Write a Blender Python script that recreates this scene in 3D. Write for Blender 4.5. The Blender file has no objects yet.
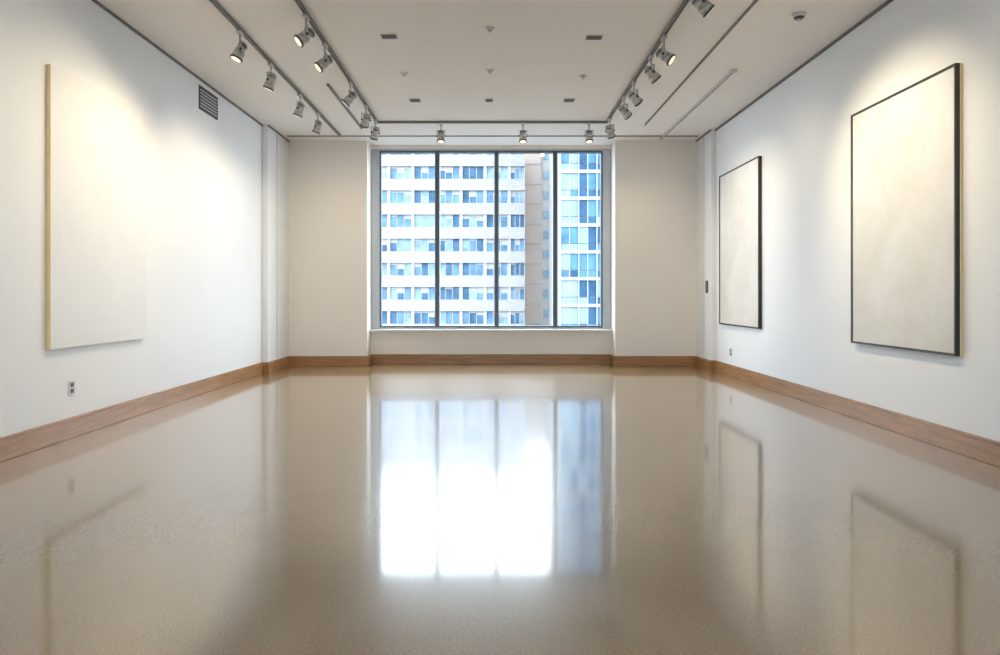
import bpy, bmesh, math, random
from mathutils import Vector, Matrix
random.seed(4)
S = bpy.context.scene
S.view_settings.view_transform = 'Standard'
S.view_settings.look = 'None'
S.view_settings.exposure = 0.15

# ------------------------------------------------------------ materials
def mat(name, col, rough=0.6, metal=0.0, var=0.04, scale=6.0, bump=0.0, bscale=80, emis=None, estr=0, spec=0.5, stretch=(1,1,1)):
    m = bpy.data.materials.new(name); m.use_nodes = True
    nt = m.node_tree; n = nt.nodes; l = nt.links
    b = n['Principled BSDF']
    tc = n.new('ShaderNodeTexCoord'); mp = n.new('ShaderNodeMapping')
    mp.inputs['Scale'].default_value = stretch
    l.new(tc.outputs['Object'], mp.inputs['Vector'])
    t = n.new('ShaderNodeTexNoise'); t.inputs['Scale'].default_value = scale; t.inputs['Detail'].default_value = 4
    l.new(mp.outputs['Vector'], t.inputs['Vector'])
    r = n.new('ShaderNodeValToRGB')
    r.color_ramp.elements[0].position = .3; r.color_ramp.elements[1].position = .7
    r.color_ramp.elements[0].color = (*[max(0, c*(1-var)) for c in col], 1)
    r.color_ramp.elements[1].color = (*[min(1, c*(1+var)) for c in col], 1)
    l.new(t.outputs['Fac'], r.inputs['Fac']); l.new(r.outputs['Color'], b.inputs['Base Color'])
    b.inputs['Roughness'].default_value = rough; b.inputs['Metallic'].default_value = metal
    b.inputs['Specular IOR Level'].default_value = spec
    if bump:
        t2 = n.new('ShaderNodeTexNoise'); t2.inputs['Scale'].default_value = bscale
        l.new(mp.outputs['Vector'], t2.inputs['Vector'])
        bp = n.new('ShaderNodeBump'); bp.inputs['Strength'].default_value = bump; bp.inputs['Distance'].default_value = .01
        l.new(t2.outputs['Fac'], bp.inputs['Height']); l.new(bp.outputs['Normal'], b.inputs['Normal'])
    if emis:
        b.inputs['Emission Color'].default_value = (*emis, 1); b.inputs['Emission Strength'].default_value = estr
    return m

M_wall = mat('wall_paint', (.805,.82,.84), .75, var=.01, scale=1.5, bump=.03, bscale=120, spec=.25)
M_wallb = mat('wall_paint_warm', (.80,.755,.70), .75, var=.01, scale=1.5, bump=.03, bscale=120, spec=.25)
M_ceil = mat('ceiling_paint', (.85,.835,.82), .85, var=.01, scale=1, spec=.2)
M_gap = mat('shadow_gap_and_slats', (.16,.15,.15), .6)  # dark tone painted for shade in the ceiling gap; vent slats share it
M_wood = mat('oak_baseboard', (.33,.165,.065), .38, var=.25, scale=3, stretch=(1,1,14), bump=.05)
M_frame = mat('window_frame_grey', (.50,.54,.57), .4, var=.02)
M_mull = mat('mullion_dark', (.07,.085,.10), .4, var=.03)
M_sill = mat('sill_white', (.76,.76,.74), .4, var=.01)
M_track = mat('track_grey', (.17,.17,.17), .4, metal=.3)
M_trackw = mat('track_white', (.6,.6,.6), .5)
M_lamp = mat('lamp_silver', (.5,.49,.47), .35, metal=.5)
M_lampd = mat('lamp_dark', (.08,.08,.08), .5)
M_lens = mat('lamp_lens', (.7,.65,.55), .3, emis=(1,.86,.6), estr=.9)
M_black = mat('frame_black', (.015,.015,.016), .4)
M_edge_glow = mat('canvas_edge_warm_glow', (.84,.62,.28), .6, var=.06)  # gold edge tone standing in for warm light beside the paintings
M_grille = mat('grille_dark', (.05,.055,.06), .5)
M_plate = mat('outlet_plate', (.62,.62,.62), .4)

# floor
def floor_mat():
    m = bpy.data.materials.new('polished_concrete'); m.use_nodes = True
    nt = m.node_tree; n = nt.nodes; l = nt.links; b = n['Principled BSDF']
    tc = n.new('ShaderNodeTexCoord')
    big = n.new('ShaderNodeTexNoise'); big.inputs['Scale'].default_value = .7; big.inputs['Detail'].default_value = 3
    fine = n.new('ShaderNodeTexNoise'); fine.inputs['Scale'].default_value = 110; fine.inputs['Detail'].default_value = 3
    for t in (big, fine): l.new(tc.outputs['Object'], t.inputs['Vector'])
    r1 = n.new('ShaderNodeValToRGB'); r1.color_ramp.elements[0].position=.25; r1.color_ramp.elements[1].position=.75
    r1.color_ramp.elements[0].color=(.300,.190,.082,1); r1.color_ramp.elements[1].color=(.365,.240,.112,1)
    r2 = n.new('ShaderNodeValToRGB'); r2.color_ramp.elements[0].position=.36; r2.color_ramp.elements[1].position=.64
    r2.color_ramp.elements[0].color=(.82,.82,.82,1); r2.color_ramp.elements[1].color=(1.12,1.12,1.12,1)
    l.new(big.outputs['Fac'], r1.inputs['Fac']); l.new(fine.outputs['Fac'], r2.inputs['Fac'])
    mx = n.new('ShaderNodeMix'); mx.data_type='RGBA'; mx.blend_type='MULTIPLY'; mx.inputs['Factor'].default_value=1
    l.new(r1.outputs['Color'], mx.inputs['A']); l.new(r2.outputs['Color'], mx.inputs['B'])
    l.new(mx.outputs['Result'], b.inputs['Base Color'])
    b.inputs['Roughness'].default_value=.27
    b.inputs['Coat Roughness'].default_value=.08
    wav = n.new('ShaderNodeTexNoise'); wav.inputs['Scale'].default_value = 2.0; wav.inputs['Detail'].default_value=1
    l.new(tc.outputs['Object'], wav.inputs['Vector'])
    bp = n.new('ShaderNodeBump'); bp.inputs['Strength'].default_value=.04; bp.inputs['Distance'].default_value=.01
    l.new(wav.outputs['Fac'], bp.inputs['Height']); l.new(bp.outputs['Normal'], b.inputs['Normal']); l.new(bp.outputs['Normal'], b.inputs['Coat Normal'])
    b.inputs['IOR'].default_value = 1.5
    b.inputs['Coat Weight'].default_value=1.0; b.inputs['Coat IOR'].default_value=1.7
    return m
M_floor = floor_mat()

def canvas_mat(name, c0, c1, c2):
    m = bpy.data.materials.new(name); m.use_nodes = True
    nt = m.node_tree; n = nt.nodes; l = nt.links; b = n['Principled BSDF']
    tc = n.new('ShaderNodeTexCoord')
    mp = n.new('ShaderNodeMapping'); mp.inputs['Scale'].default_value=(1,1.3,1.1)
    l.new(tc.outputs['Object'], mp.inputs['Vector'])
    t = n.new('ShaderNodeTexNoise'); t.inputs['Scale'].default_value=1.8; t.inputs['Detail'].default_value=12; t.inputs['Roughness'].default_value=.65; t.inputs['Distortion'].default_value=.2
    l.new(mp.outputs['Vector'], t.inputs['Vector'])
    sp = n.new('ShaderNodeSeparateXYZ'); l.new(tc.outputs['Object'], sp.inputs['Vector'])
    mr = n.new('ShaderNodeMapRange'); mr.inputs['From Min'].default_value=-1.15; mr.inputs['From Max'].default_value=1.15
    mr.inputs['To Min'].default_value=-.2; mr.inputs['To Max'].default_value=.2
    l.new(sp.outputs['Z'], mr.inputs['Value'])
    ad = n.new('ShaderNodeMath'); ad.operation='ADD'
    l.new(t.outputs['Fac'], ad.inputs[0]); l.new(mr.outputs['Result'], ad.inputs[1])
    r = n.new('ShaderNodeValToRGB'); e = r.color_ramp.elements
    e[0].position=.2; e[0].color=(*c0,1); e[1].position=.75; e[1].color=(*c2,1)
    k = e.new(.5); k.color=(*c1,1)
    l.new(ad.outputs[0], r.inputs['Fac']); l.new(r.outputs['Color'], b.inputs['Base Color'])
    b.inputs['Roughness'].default_value=.6
    w = n.new('ShaderNodeTexNoise'); w.inputs['Scale'].default_value=60
    l.new(tc.outputs['Object'], w.inputs['Vector'])
    bp = n.new('ShaderNodeBump'); bp.inputs['Strength'].default_value=.1; bp.inputs['Distance'].default_value=.005
    l.new(w.outputs['Fac'], bp.inputs['Height']); l.new(bp.outputs['Normal'], b.inputs['Normal'])
    return m
M_cv_white = canvas_mat('canvas_blank', (.73,.725,.72), (.75,.745,.74), (.77,.765,.76))
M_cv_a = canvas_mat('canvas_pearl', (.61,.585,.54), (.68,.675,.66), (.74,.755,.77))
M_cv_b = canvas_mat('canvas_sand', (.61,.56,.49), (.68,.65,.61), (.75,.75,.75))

def glass_mat():
    m = bpy.data.materials.new('window_glass'); m.use_nodes=True
    nt=m.node_tree; n=nt.nodes; l=nt.links
    for x in list(n):
        if x.type!='OUTPUT_MATERIAL': n.remove(x)
    out=[x for x in n if x.type=='OUTPUT_MATERIAL'][0]
    tr=n.new('ShaderNodeBsdfTransparent'); tr.inputs['Color'].default_value=(.95,.98,1,1)
    g=n.new('ShaderNodeBsdfGlossy'); g.inputs['Roughness'].default_value=.02
    fr=n.new('ShaderNodeFresnel'); fr.inputs['IOR'].default_value=1.12
    mx=n.new('ShaderNodeMixShader')
    l.new(fr.outputs[0],mx.inputs[0]); l.new(tr.outputs[0],mx.inputs[1]); l.new(g.outputs[0],mx.inputs[2])
    l.new(mx.outputs[0],out.inputs['Surface'])
    return m
M_glass = glass_mat()

# ------------------------------------------------------------ mesh builder
class B:
    def __init__(s): s.bm=bmesh.new(); s.mats=[]
    def mi(s,m):
        if m not in s.mats: s.mats.append(m)
        return s.mats.index(m)
    def box(s,x0,x1,y0,y1,z0,z1,m,bev=0,M=None):
        r=bmesh.ops.create_cube(s.bm,size=1)
        vs=r['verts']
        for v in vs:
            v.co=Vector(((x0+x1)/2+v.co.x*(x1-x0),(y0+y1)/2+v.co.y*(y1-y0),(z0+z1)/2+v.co.z*(z1-z0)))
        fs=set(f for v in vs for f in v.link_faces)
        i=s.mi(m)
        for f in fs: f.material_index=i
        if bev:
            es=set(e for v in vs for e in v.link_edges)
            r2=bmesh.ops.bevel(s.bm,geom=list(es),offset=bev,segments=2,affect='EDGES',profile=.5)
            for f in r2['faces']: f.material_index=i
            vs=list(set(v for f in r2['faces'] for v in f.verts)|set(v for v in vs if v.is_valid))
        if M is not None:
            for v in vs: v.co=M@v.co
    def cyl(s,r1,r2,z0,z1,m,M=None,seg=24,loc=(0,0),smooth=True):
        r=bmesh.ops.create_cone(s.bm,cap_ends=True,segments=seg,radius1=r1,radius2=r2,depth=abs(z1-z0))
        vs=r['verts']
        for v in vs: v.co=Vector((v.co.x+loc[0],v.co.y+loc[1],v.co.z+(z0+z1)/2))
        i=s.mi(m)
        for f in set(f for v in vs for f in v.link_faces):
            f.material_index=i
            if len(f.verts)==4 and smooth: f.smooth=True
        if M is not None:
            for v in vs: v.co=M@v.co
    def obj(s,name,loc=(0,0,0),parent=None):
        me=bpy.data.meshes.new(name); s.bm.to_mesh(me); s.bm.free()
        for m in s.mats: me.materials.append(m)
        o=bpy.data.objects.new(name,me); o.location=loc
        S.collection.objects.link(o)
        if parent: o.parent=parent
        return o

def emp(name,loc=(0,0,0)):
    e=bpy.data.objects.new(name,None); e.location=loc; e.empty_display_size=.2
    S.collection.objects.link(e); return e

H=3.86; XL=-3.575; XR=3.58; YB=11.5; YF=-4.2; T=.3
BL=-2.14; BR=2.11; YR=11.84          # window bay
# ------------------------------------------------------------ shell
b=B(); b.box(XL-T,XR+T,YF-T,YR+T,-.3,0,M_floor); b.obj('floor')
b=B(); b.box(XL-T,XR+T,YF-T,YR+T,H,H+.3,M_ceil); b.obj('ceiling')
b=B(); b.box(XL-T,XL,YF-T,YR+T,0,H,M_wall)
b.box(XL,-3.485,10.43,YB,0,H,M_wall); b.box(-3.485,-3.478,10.85,10.87,0,H,M_plate)
b.obj('wall_left')
b=B(); b.box(XR,XR+T,YF-T,YR+T,0,H,M_wall)
b.box(3.505,XR,10.72,YB,0,H,M_wall); b.box(3.498,3.505,11.08,11.10,0,H,M_plate)
b.obj('wall_right')
WZ0=.58; WZ1=3.80
b=B()
b.box(XL,BL,YB,YR+T,0,H,M_wallb); b.box(BR,XR,YB,YR+T,0,H,M_wallb)
b.box(BL,BR,YR,YR+T,0,WZ0,M_wallb); b.box(BL,BR,YR,YR+T,WZ1,H,M_wallb)
b.obj('wall_back')
# rear wall; unseen window opening added behind camera for cool fill
RW=2.3; RZ0=.8; RZ1=3.2
b=B()
b.box(XL,-RW,YF-T,YF,0,H,M_wall); b.box(RW,XR,YF-T,YF,0,H,M_wall)
b.box(-RW,RW,YF-T,YF,0,RZ0,M_wall); b.box(-RW,RW,YF-T,YF,RZ1,H,M_wall)
b.obj('wall_front')

# ------------------------------------------------------------ windows
def window(name,x0,x1,z0,z1,y,mulls,fw,d=.12,fz=.03):
    e=emp(name,((x0+x1)/2,y,z0))
    ox,oz=(x0+x1)/2,z0
    b=B()
    b.box(x0-ox,x0-ox+fw,-d/2,d/2,0,z1-z0,M_frame,.006)
    b.box(x1-ox-fw,x1-ox,-d/2,d/2,0,z1-z0,M_frame,.006)
    b.box(x0-ox+fw,x1-ox-fw,-d/2,d/2,0,fz,M_frame,.006)
    b.box(x0-ox+fw,x1-ox-fw,-d/2,d/2,z1-z0-fz,z1-z0,M_frame,.006)
    b.obj('frame',parent=e)
    b=B()
    t=.026
    a,c=x0-ox+fw,x1-ox-fw
    b.box(a,a+t,-d/2-.01,d/2-.02,fz,z1-z0-fz,M_mull); b.box(c-t,c,-d/2-.01,d/2-.02,fz,z1-z0-fz,M_mull)
    b.box(a+t,c-t,-d/2-.01,d/2-.02,fz,fz+t,M_mull); b.box(a+t,c-t,-d/2-.01,d/2-.02,z1-z0-fz-t,z1-z0-fz,M_mull)
    for mx in mulls:
        b.box(mx-ox-.032,mx-ox+.032,-d/2-.02,d/2-.01,fz,z1-z0-fz,M_mull,.004)
        b.box(mx-ox-.044,mx-ox-.036,-d/2-.004,d/2-.02,fz,z1-z0-fz,M_frame)
        b.box(mx-ox+.036,mx-ox+.044,-d/2-.004,d/2-.02,fz,z1-z0-fz,M_frame)
    b.obj('mullions',parent=e)
    b=B()
    xs=[a+t]+[m-ox for m in mulls]+[c-t]
    for i in range(len(xs)-1): 
        q=b.bm; vs=[q.verts.new(p) for p in ((xs[i],.02,.04),(xs[i+1],.02,.04),(xs[i+1],.02,z1-z0-.04),(xs[i],.02,z1-z0-.04))]
        f=q.faces.new(vs); f.material_index=b.mi(M_glass)
    b.obj('glass',parent=e)
    return e
window('window_1',BL,BR,WZ0+.035,WZ1,YR+.12,[-.97,.08,1.12],.15)
window('rear_fill_window',-RW,RW,RZ0,RZ1,YF-.15,[-1.15,0,1.15],.08)  # added unseen window, lets sky light in as cool fill
b=B(); b.box(BL,BR,YR-.10,YR+.25,WZ0,WZ0+.035,M_sill,.006); b.obj('window_sill')

# ------------------------------------------------------------ baseboards
def bb(name,segs):
    b=B()
    for (x0,x1,y0,y1) in segs:
        b.box(x0,x1,y0,y1,0,.15,M_wood,.004)
        cx0,cx1,cy0,cy1=x0,x1,y0,y1
        if name.endswith('left') : cx1-=.010
        elif name.endswith('right'): cx0+=.010
        elif name.endswith('back'): cy0+=.010
        b.box(cx0,cx1,cy0,cy1,.15,.172,M_wood,.003)
    b.obj(name)
tb=.03
bb('baseboard_left',[(XL,XL+tb,YF,10.40),(XL,-3.485+tb,10.40,10.43),(-3.485,-3.485+tb,10.43,YB)])
bb('baseboard_right',[(XR-tb,XR,YF,10.69),(3.505-tb,XR,10.69,10.72),(3.505-tb,3.505,10.72,YB)])
bb('baseboard_back',[(-3.455,BL+tb,YB-tb,YB),(BR-tb,3.475,YB-tb,YB),(BL,BL+tb,YB,YR),(BR-tb,BR,YB,YR),(BL+tb,BR-tb,YR-tb,YR)])
b=B(); b.box(XL,XL+.02,YF,10.43,H-.022,H,M_gap); b.box(-3.485,-3.465,10.43,YB,H-.022,H,M_gap); b.obj('shadow_gap_strip_1')  # dark strip in place of the shadow line under the ceiling, left
b=B(); b.box(XR-.022,XR,YF,10.72,H-.026,H,M_gap); b.box(3.485,3.505,10.72,YB,H-.022,H,M_gap); b.obj('shadow_gap_strip_2')  # same painted shadow line along the right wall top
b=B(); b.box(-3.4,3.42,11.12,11.16,H-.012,H-.0005,M_track); b.obj('ceiling_slot_diffuser')

# ------------------------------------------------------------ paintings
def canvas(name,side,y0,y1,z0,z1,d,face,edge,framed):
    xw = XL+.002 if side<0 else XR-.002
    s = 1 if side<0 else -1
    cy,cz=(y0+y1)/2,(z0+z1)/2
    e=emp(name,(xw,cy,cz))
    def bx(b,a0,a1,*r):
        p,q=sorted((s*a0,s*a1)); b.box(p,q,*r)
    hy,hz=(y1-y0)/2,(z1-z0)/2
    if framed:
        f=.015
        b=B()
        bx(b,.014,d,-hy,-hy+f,-hz,hz,M_black); bx(b,.014,d,hy-f,hy,-hz,hz,M_black)
        bx(b,.014,d,-hy+f,hy-f,-hz,-hz+f,M_black); bx(b,.014,d,-hy+f,hy-f,hz-f,hz,M_black)
        b.obj('frame',parent=e)
        b=B(); bx(b,.014,d-.010,-hy+f+.004,hy-f-.004,-hz+f+.004,hz-f-.004,face); b.obj('canvas',parent=e)
        b=B(); bx(b,0,.014,-hy,hy,-hz,hz,edge); b.obj('backing',parent=e)  # added backing; carries the painted wall glow on the larger work
    else:
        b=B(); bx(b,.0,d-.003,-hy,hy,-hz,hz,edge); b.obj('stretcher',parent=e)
        b=B(); bx(b,d-.003,d,-hy,hy,-hz,hz,face); b.obj('canvas',parent=e)
canvas('blank_canvas_painting',-1,5.38,6.87,.77,3.06,.035,M_cv_white,M_edge_glow,False)
canvas('framed_abstract_painting',1,5.11,6.60,.74,2.976,.05,M_cv_a,M_edge_glow,True)
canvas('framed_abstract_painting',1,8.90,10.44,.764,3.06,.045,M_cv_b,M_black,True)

# ------------------------------------------------------------ tracks + spot lamps
zt=H-.035; HT=H-.001
b=B()
b.box(-2.515,-2.485,1.0,11.05,zt,HT,M_track); b.box(-2.506,-2.494,1.0,11.05,zt-.002,zt,M_lampd)
b.obj('lighting_track')
b=B()
for X in (-1.74,1.74):
    b.box(X-.017,X+.017,1.0,10.22,zt,HT,M_track); b.box(X-.008,X+.008,1.0,10.18,zt-.002,zt,M_lampd)
b.box(-1.723,1.723,10.19,10.22,zt,HT,M_track)
b.obj('lighting_track')
b=B(); b.box(2.365,2.385,1.0,10.4,H-.015,HT,M_track); b.obj('ceiling_slot')
b=B(); b.box(2.82,2.855,7.9,11.28,H-.03,HT,M_trackw); b.box(2.832,2.843,7.9,11.28,H-.032,H-.03,M_lampd); b.box(2.80,2.875,7.86,7.9,H-.035,HT,M_trackw); b.obj('lighting_track')
b=B(); b.box(-2.07,-2.045,8.4,10.6,H-.025,HT,M_track); b.obj('lighting_track')

WARM=(1,.83,.57)
def lamp(x,y,target,power,size=34,blend=1.0,col=WARM,square=False,drop=.19):
    top=H-.0375
    e=emp('track_spotlight',(x,y,top))
    piv=Vector((0,0,-drop))
    d=(Vector(target)-(Vector((x,y,top))+piv)).normalized()
    R=d.to_track_quat('-Z','Y').to_matrix().to_4x4()
    yaw=math.atan2(d.y,d.x)
    Y=Matrix.Rotation(yaw,4,'Z')
    b=B()
    b.box(-.022,.022,-.055,.055,-.028,0,M_lamp,.004)
    b.cyl(.010,.010,-drop+.085,-.028,M_lamp,seg=12)
    b.box(-.012,.012,-.066,.066,-drop+.075,-drop+.085,M_lamp,M=Y)
    for s in (-1,1):
        b.box(-.012,.012,s*.062-.004,s*.062+.004,-drop-.012,-drop+.08,M_lamp,M=Y)
        Mk=Y@Matrix.Translation((0,s*.062,-drop))@Matrix.Rotation(math.pi/2,4,'X')
        b.cyl(.014,.014,-.008,.008,M_lampd,M=Mk,seg=12)
    P=Matrix.Translation(piv)@R
    b.cyl(.030,.030,.055,.09,M_lamp,M=P)
    for i in range(3): b.cyl(.046,.046,.040+.012*i,.046+.012*i,M_lampd if i==1 else M_lamp,M=P)
    b.cyl(.055,.040,-.03,.055,M_lamp,M=P)
    b.cyl(.058,.055,-.085,-.03,M_lamp,M=P)
    b.cyl(.062,.062,-.095,-.080,M_lampd,M=P)
    b.cyl(.048,.048,-.098,-.0955,M_lens,M=P)
    b.obj('lamp_head',parent=e)
    L=bpy.data.lights.new('bulb','SPOT'); L.energy=power; L.color=col
    L.spot_size=math.radians(size); L.spot_blend=blend; L.shadow_soft_size=.04; L.use_square=square
    lo=bpy.data.objects.new('bulb',L); S.collection.objects.link(lo); lo.parent=e
    lo.matrix_local=P@Matrix.Translation((0,0,-.15))
    return e
# outer-left track
lamp(-2.5,6.66,(XL,6.2,1.0),42,120)
lamp(-2.5,7.59,(XL,7.9,1.0),42,120)
lamp(-2.5,8.74,(XL,9.0,1.0),36,120)
lamp(-2.5,9.64,(XL,10.0,1.0),24,115)
# inner-left
lamp(-1.74,6.28,(XL,5.5,1.95),92,90)
lamp(-1.74,6.99,(XL,6.3,1.9),58,85)
lamp(-1.74,8.25,(XL,8.2,1.75),50,95)
lamp(-1.74,9.27,(-2.8,YB,1.6),42,95)
lamp(-1.74,10.0,(-2.7,YB,1.2),20,100)
# right inner
lamp(1.74,5.59,(XR,5.8,2.15),130,76)
lamp(1.74,6.79,(XR,6.1,2.15),105,74)
lamp(1.74,7.34,(XR,7.8,1.8),48,95)
lamp(1.74,8.22,(XR,9.2,2.0),85,74)
lamp(1.74,8.84,(XR,9.8,2.0),65,72)
lamp(1.74,9.9,(2.8,YB,1.2),38,100)
# cross track
lamp(-.775,10.2,(-.8,9.3,0),60,64)
lamp(.471,10.2,(.45,9.3,0),60,64)
lamp(1.475,10.2,(1.5,9.3,0),60,64)
# lamps above/behind the viewpoint
for y,p in ((2.2,12),(4.0,34)):
    lamp(-1.74,y,(XL,y+.3,1.8),p,100)
    lamp(1.74,y,(XR,y+.3,1.8),p,100)

# ------------------------------------------------------------ ceiling fittings
def cp(px,py):
    z=671*(H-1.2)/(296-py); return ((px-492)*z/671,z)
for (px,py,w,l) in ((389,36,.15,.10),(594,37,.15,.10),(415,100,.13,.13),(569,100,.13,.13),(489,100,.09,.12)):
    x,y=cp(px,py); b=B()
    b.box(-w/2-.012,w/2+.012,-l/2-.012,l/2+.012,-.006,0,M_trackw)
    b.box(-w/2,w/2,-l/2,l/2,-.009,-.006,M_lampd)
    for i in range(3): b.box(-w/2,w/2,-l/2+l*(i+.5)/3-.004,-l/2+l*(i+.5)/3+.004,-.012,-.009,M_gap)
    b.obj('ceiling_air_vent',(x,y,HT))
for (px,py) in ((490,28),(404,73),(583,76),(490,70)):
    x,y=cp(px,py); b=B(); b.cyl(.035,.045,-.012,0,M_trackw); b.cyl(.012,.012,-.03,-.012,M_lamp,seg=12); b.cyl(.024,.024,-.034,-.03,M_lamp,seg=16)
    b.obj('fire_sprinkler',(x,y,HT))
x,y=cp(799,14); b=B(); b.cyl(.05,.065,-.03,0,M_trackw); b.cyl(.035,.046,-.05,-.03,M_lampd); b.cyl(.02,.03,-.062,-.05,M_lamp); b.obj('smoke_detector',(x,y,HT))

# wall grille, outlets
b=B(); w,h=.27,.145
b.box(0,.012,-w,-w+.02,-h,h,M_grille); b.box(0,.012,w-.02,w,-h,h,M_grille)
b.box(0,.012,-w+.02,w-.02,-h,-h+.02,M_grille); b.box(0,.012,-w+.02,w-.02,h-.02,h,M_grille)
b.box(0,.002,-w+.02,w-.02,-h+.02,h-.02,M_black)
for i in range(6):
    z=-h+.045+i*(2*h-.09)/5; b.box(.002,.011,-w+.02,w-.02,z-.006,z+.006,M_trackw)
b.obj('wall_air_grille',(XL,8.45,3.63))
def outlet(name,x,y,z,s):
    b=B()
    p,q=sorted((0,s*.008)); b.box(p,q,-.038,.038,-.06,.06,M_plate,.002)
    for dz in (-.026,.026):
        p,q=sorted((s*.008,s*.011)); b.box(p,q,-.02,.02,dz-.017,dz+.017,M_lampd)
    b.obj(name,(x,y,z))
outlet('power_outlet',XL,5.70,.42,1)
outlet('power_outlet',XR,10.05,.36,-1)
b=B(); b.box(-.02,0,-.045,.045,-.10,.10,M_lampd,.004); b.box(-.023,-.02,-.03,.03,.01,.06,M_gap); b.obj('wall_thermostat',(3.505,10.92,1.35))

# ------------------------------------------------------------ outside
K=.60
def k3(c): return tuple(v*K for v in c)
M_sp=mat('facade_spandrel',k3((.42,.41,.40)),.9,var=.05,scale=1.5,spec=.1)
M_win=[mat('facade_glass_a',k3((.12,.22,.34)),.5,var=.3,scale=.7,spec=.1),mat('facade_glass_b',k3((.22,.32,.40)),.5,var=.25,scale=.9,spec=.1),mat('facade_glass_c',k3((.06,.13,.22)),.5,var=.35,scale=.8,spec=.1)]
M_pink=mat('facade_beige',k3((.44,.36,.31)),.9,var=.03,spec=.1)
M_gl=[mat('tower_glass_a',k3((.035,.10,.19)),.5,var=.3,scale=.5,spec=.1),mat('tower_glass_b',k3((.08,.20,.33)),.5,var=.3,scale=.5,spec=.1),mat('tower_glass_c',k3((.24,.34,.42)),.5,var=.2,scale=.5,spec=.1)]
M_brick=bpy.data.materials.new('facade_tile'); M_brick.use_nodes=True
n=M_brick.node_tree.nodes; l=M_brick.node_tree.links
tc=n.new('ShaderNodeTexCoord'); mp=n.new('ShaderNodeMapping'); mp.inputs['Rotation'].default_value=(math.pi/2,0,0)
bt=n.new('ShaderNodeTexBrick'); bt.inputs['Scale'].default_value=1.0
bt.inputs['Color1'].default_value=(*k3((.41,.395,.39)),1); bt.inputs['Color2'].default_value=(*k3((.35,.33,.335)),1); bt.inputs['Mortar'].default_value=(*k3((.27,.26,.27)),1)
bt.inputs['Mortar Size'].default_value=.035; bt.inputs['Brick Width'].default_value=1.0; bt.inputs['Row Height'].default_value=.36
l.new(tc.outputs['Object'],mp.inputs['Vector']); l.new(mp.outputs['Vector'],bt.inputs['Vector']); l.new(bt.outputs['Color'],n['Principled BSDF'].inputs['Base Color'])
n['Principled BSDF'].inputs['Roughness'].default_value=.9
G=-30
b=B()
x0,x1,y0=-48,4.9,100
b.box(x0,x1,y0+.5,y0+25,G,25.6,M_sp)
k=-8
while 1.6+3.6*k<24:
    c=1.6+3.6*k
    b.box(x0,x1,y0,y0+.5,c+.95,c+2.65,M_brick)
    xx=x0
    while xx<x1-.5:
        b.box(xx,xx+.4,y0+.1,y0+.5,c-.95,c+.95,M_sp)
        wd=min(3.2,x1-xx-.4)
        for j in range(3):
            a=xx+.4+wd*j/3; mm=random.choice(M_win)
            sp=random.choice((0,0,.3,.6,.9))
            b.box(a,a+wd/3-.1,y0+.38,y0+.48,c-.95,c+.95-sp,mm)
            if sp>.05: b.box(a,a+wd/3-.1,y0+.38,y0+.48,c+.95-sp,c+.95,M_sp)
            b.box(a+wd/3-.1,a+wd/3,y0+.3,y0+.5,c-.95,c+.95,M_sp)
        xx+=3.6
    k+=1
b.box(x0,x1,y0-.2,y0+.5,25.2,26,M_sp)
b.obj('office_building')
b=B(); b.box(5.6,8.6,118,140,G,27,M_pink); b.box(8.6,12.5,119,140,G,26,M_sp)
for k in range(-7,8):
    b.box(5.6,8.6,117.9,118,k*3.5-.08,k*3.5+.08,M_sp); b.box(9.2,11.9,118.9,119,k*3.5+.9,k*3.5+2.3,M_win[1])
b.obj('beige_tower')
b=B(); x0,x1,y0=8.7,26,85
b.box(x0,x1,y0+.4,y0+18,G,62,M_sp)
k=-9
while k*3.4<60:
    z=k*3.4
    b.box(x0,x1,y0,y0+.4,z-.2,z+.2,M_sp)
    xx=x0
    i=0
    while xx<x1-.2:
        w=1.15
        wt=[5,4,2] if xx>x0+1.9 else [1,3,6]
        b.box(xx+.06,min(xx+w,x1)-.06,y0+.2,y0+.4,z+.2,z+1.0,random.choices(M_gl,wt)[0])
        b.box(xx+.06,min(xx+w,x1)-.06,y0+.2,y0+.4,z+1.1,z+3.2,random.choices(M_gl,wt)[0])
        b.box(xx-.06,xx+.06,y0+(0 if i%2==0 else .15),y0+.4,z+.2,z+3.2,M_sp)
        xx+=w; i+=1
    k+=1
b.obj('glass_tower')
M_st=mat('street_asphalt',(.13,.13,.13),.9,var=.1)
b=B(); b.box(-300,300,-300,400,G-1,G,M_st); b.obj('street_ground')

# ------------------------------------------------------------ world
W=bpy.data.worlds.new('sky'); S.world=W; W.use_nodes=True
bg=W.node_tree.nodes['Background']; bg.inputs['Color'].default_value=(.77,.89,1,1); bg.inputs['Strength'].default_value=9.8
def portal(name,x0,x1,z0,z1,y,rx):
    L=bpy.data.lights.new(name,'AREA'); L.shape='RECTANGLE'; L.size=x1-x0; L.size_y=z1-z0
    L.cycles.is_portal=True
    o=bpy.data.objects.new(name,L); o.location=((x0+x1)/2,y,(z0+z1)/2); o.rotation_euler=(rx,0,0); S.collection.objects.link(o)
portal('window_sky_portal',BL,BR,WZ0,WZ1,YR+.28,-math.pi/2)
portal('window_sky_portal',-RW,RW,RZ0,RZ1,YF-.28,math.pi/2)  # sampling portal for the added rear fill window

# ------------------------------------------------------------ camera
c=bpy.data.cameras.new('camera'); co=bpy.data.objects.new('camera',c); S.collection.objects.link(co)
co.location=(0,0,1.2); co.rotation_euler=(math.pi/2,0,0)
c.sensor_width=36; c.lens=671*36/1000; c.shift_x=.008; c.shift_y=-.0315; c.clip_end=1000
S.camera=co
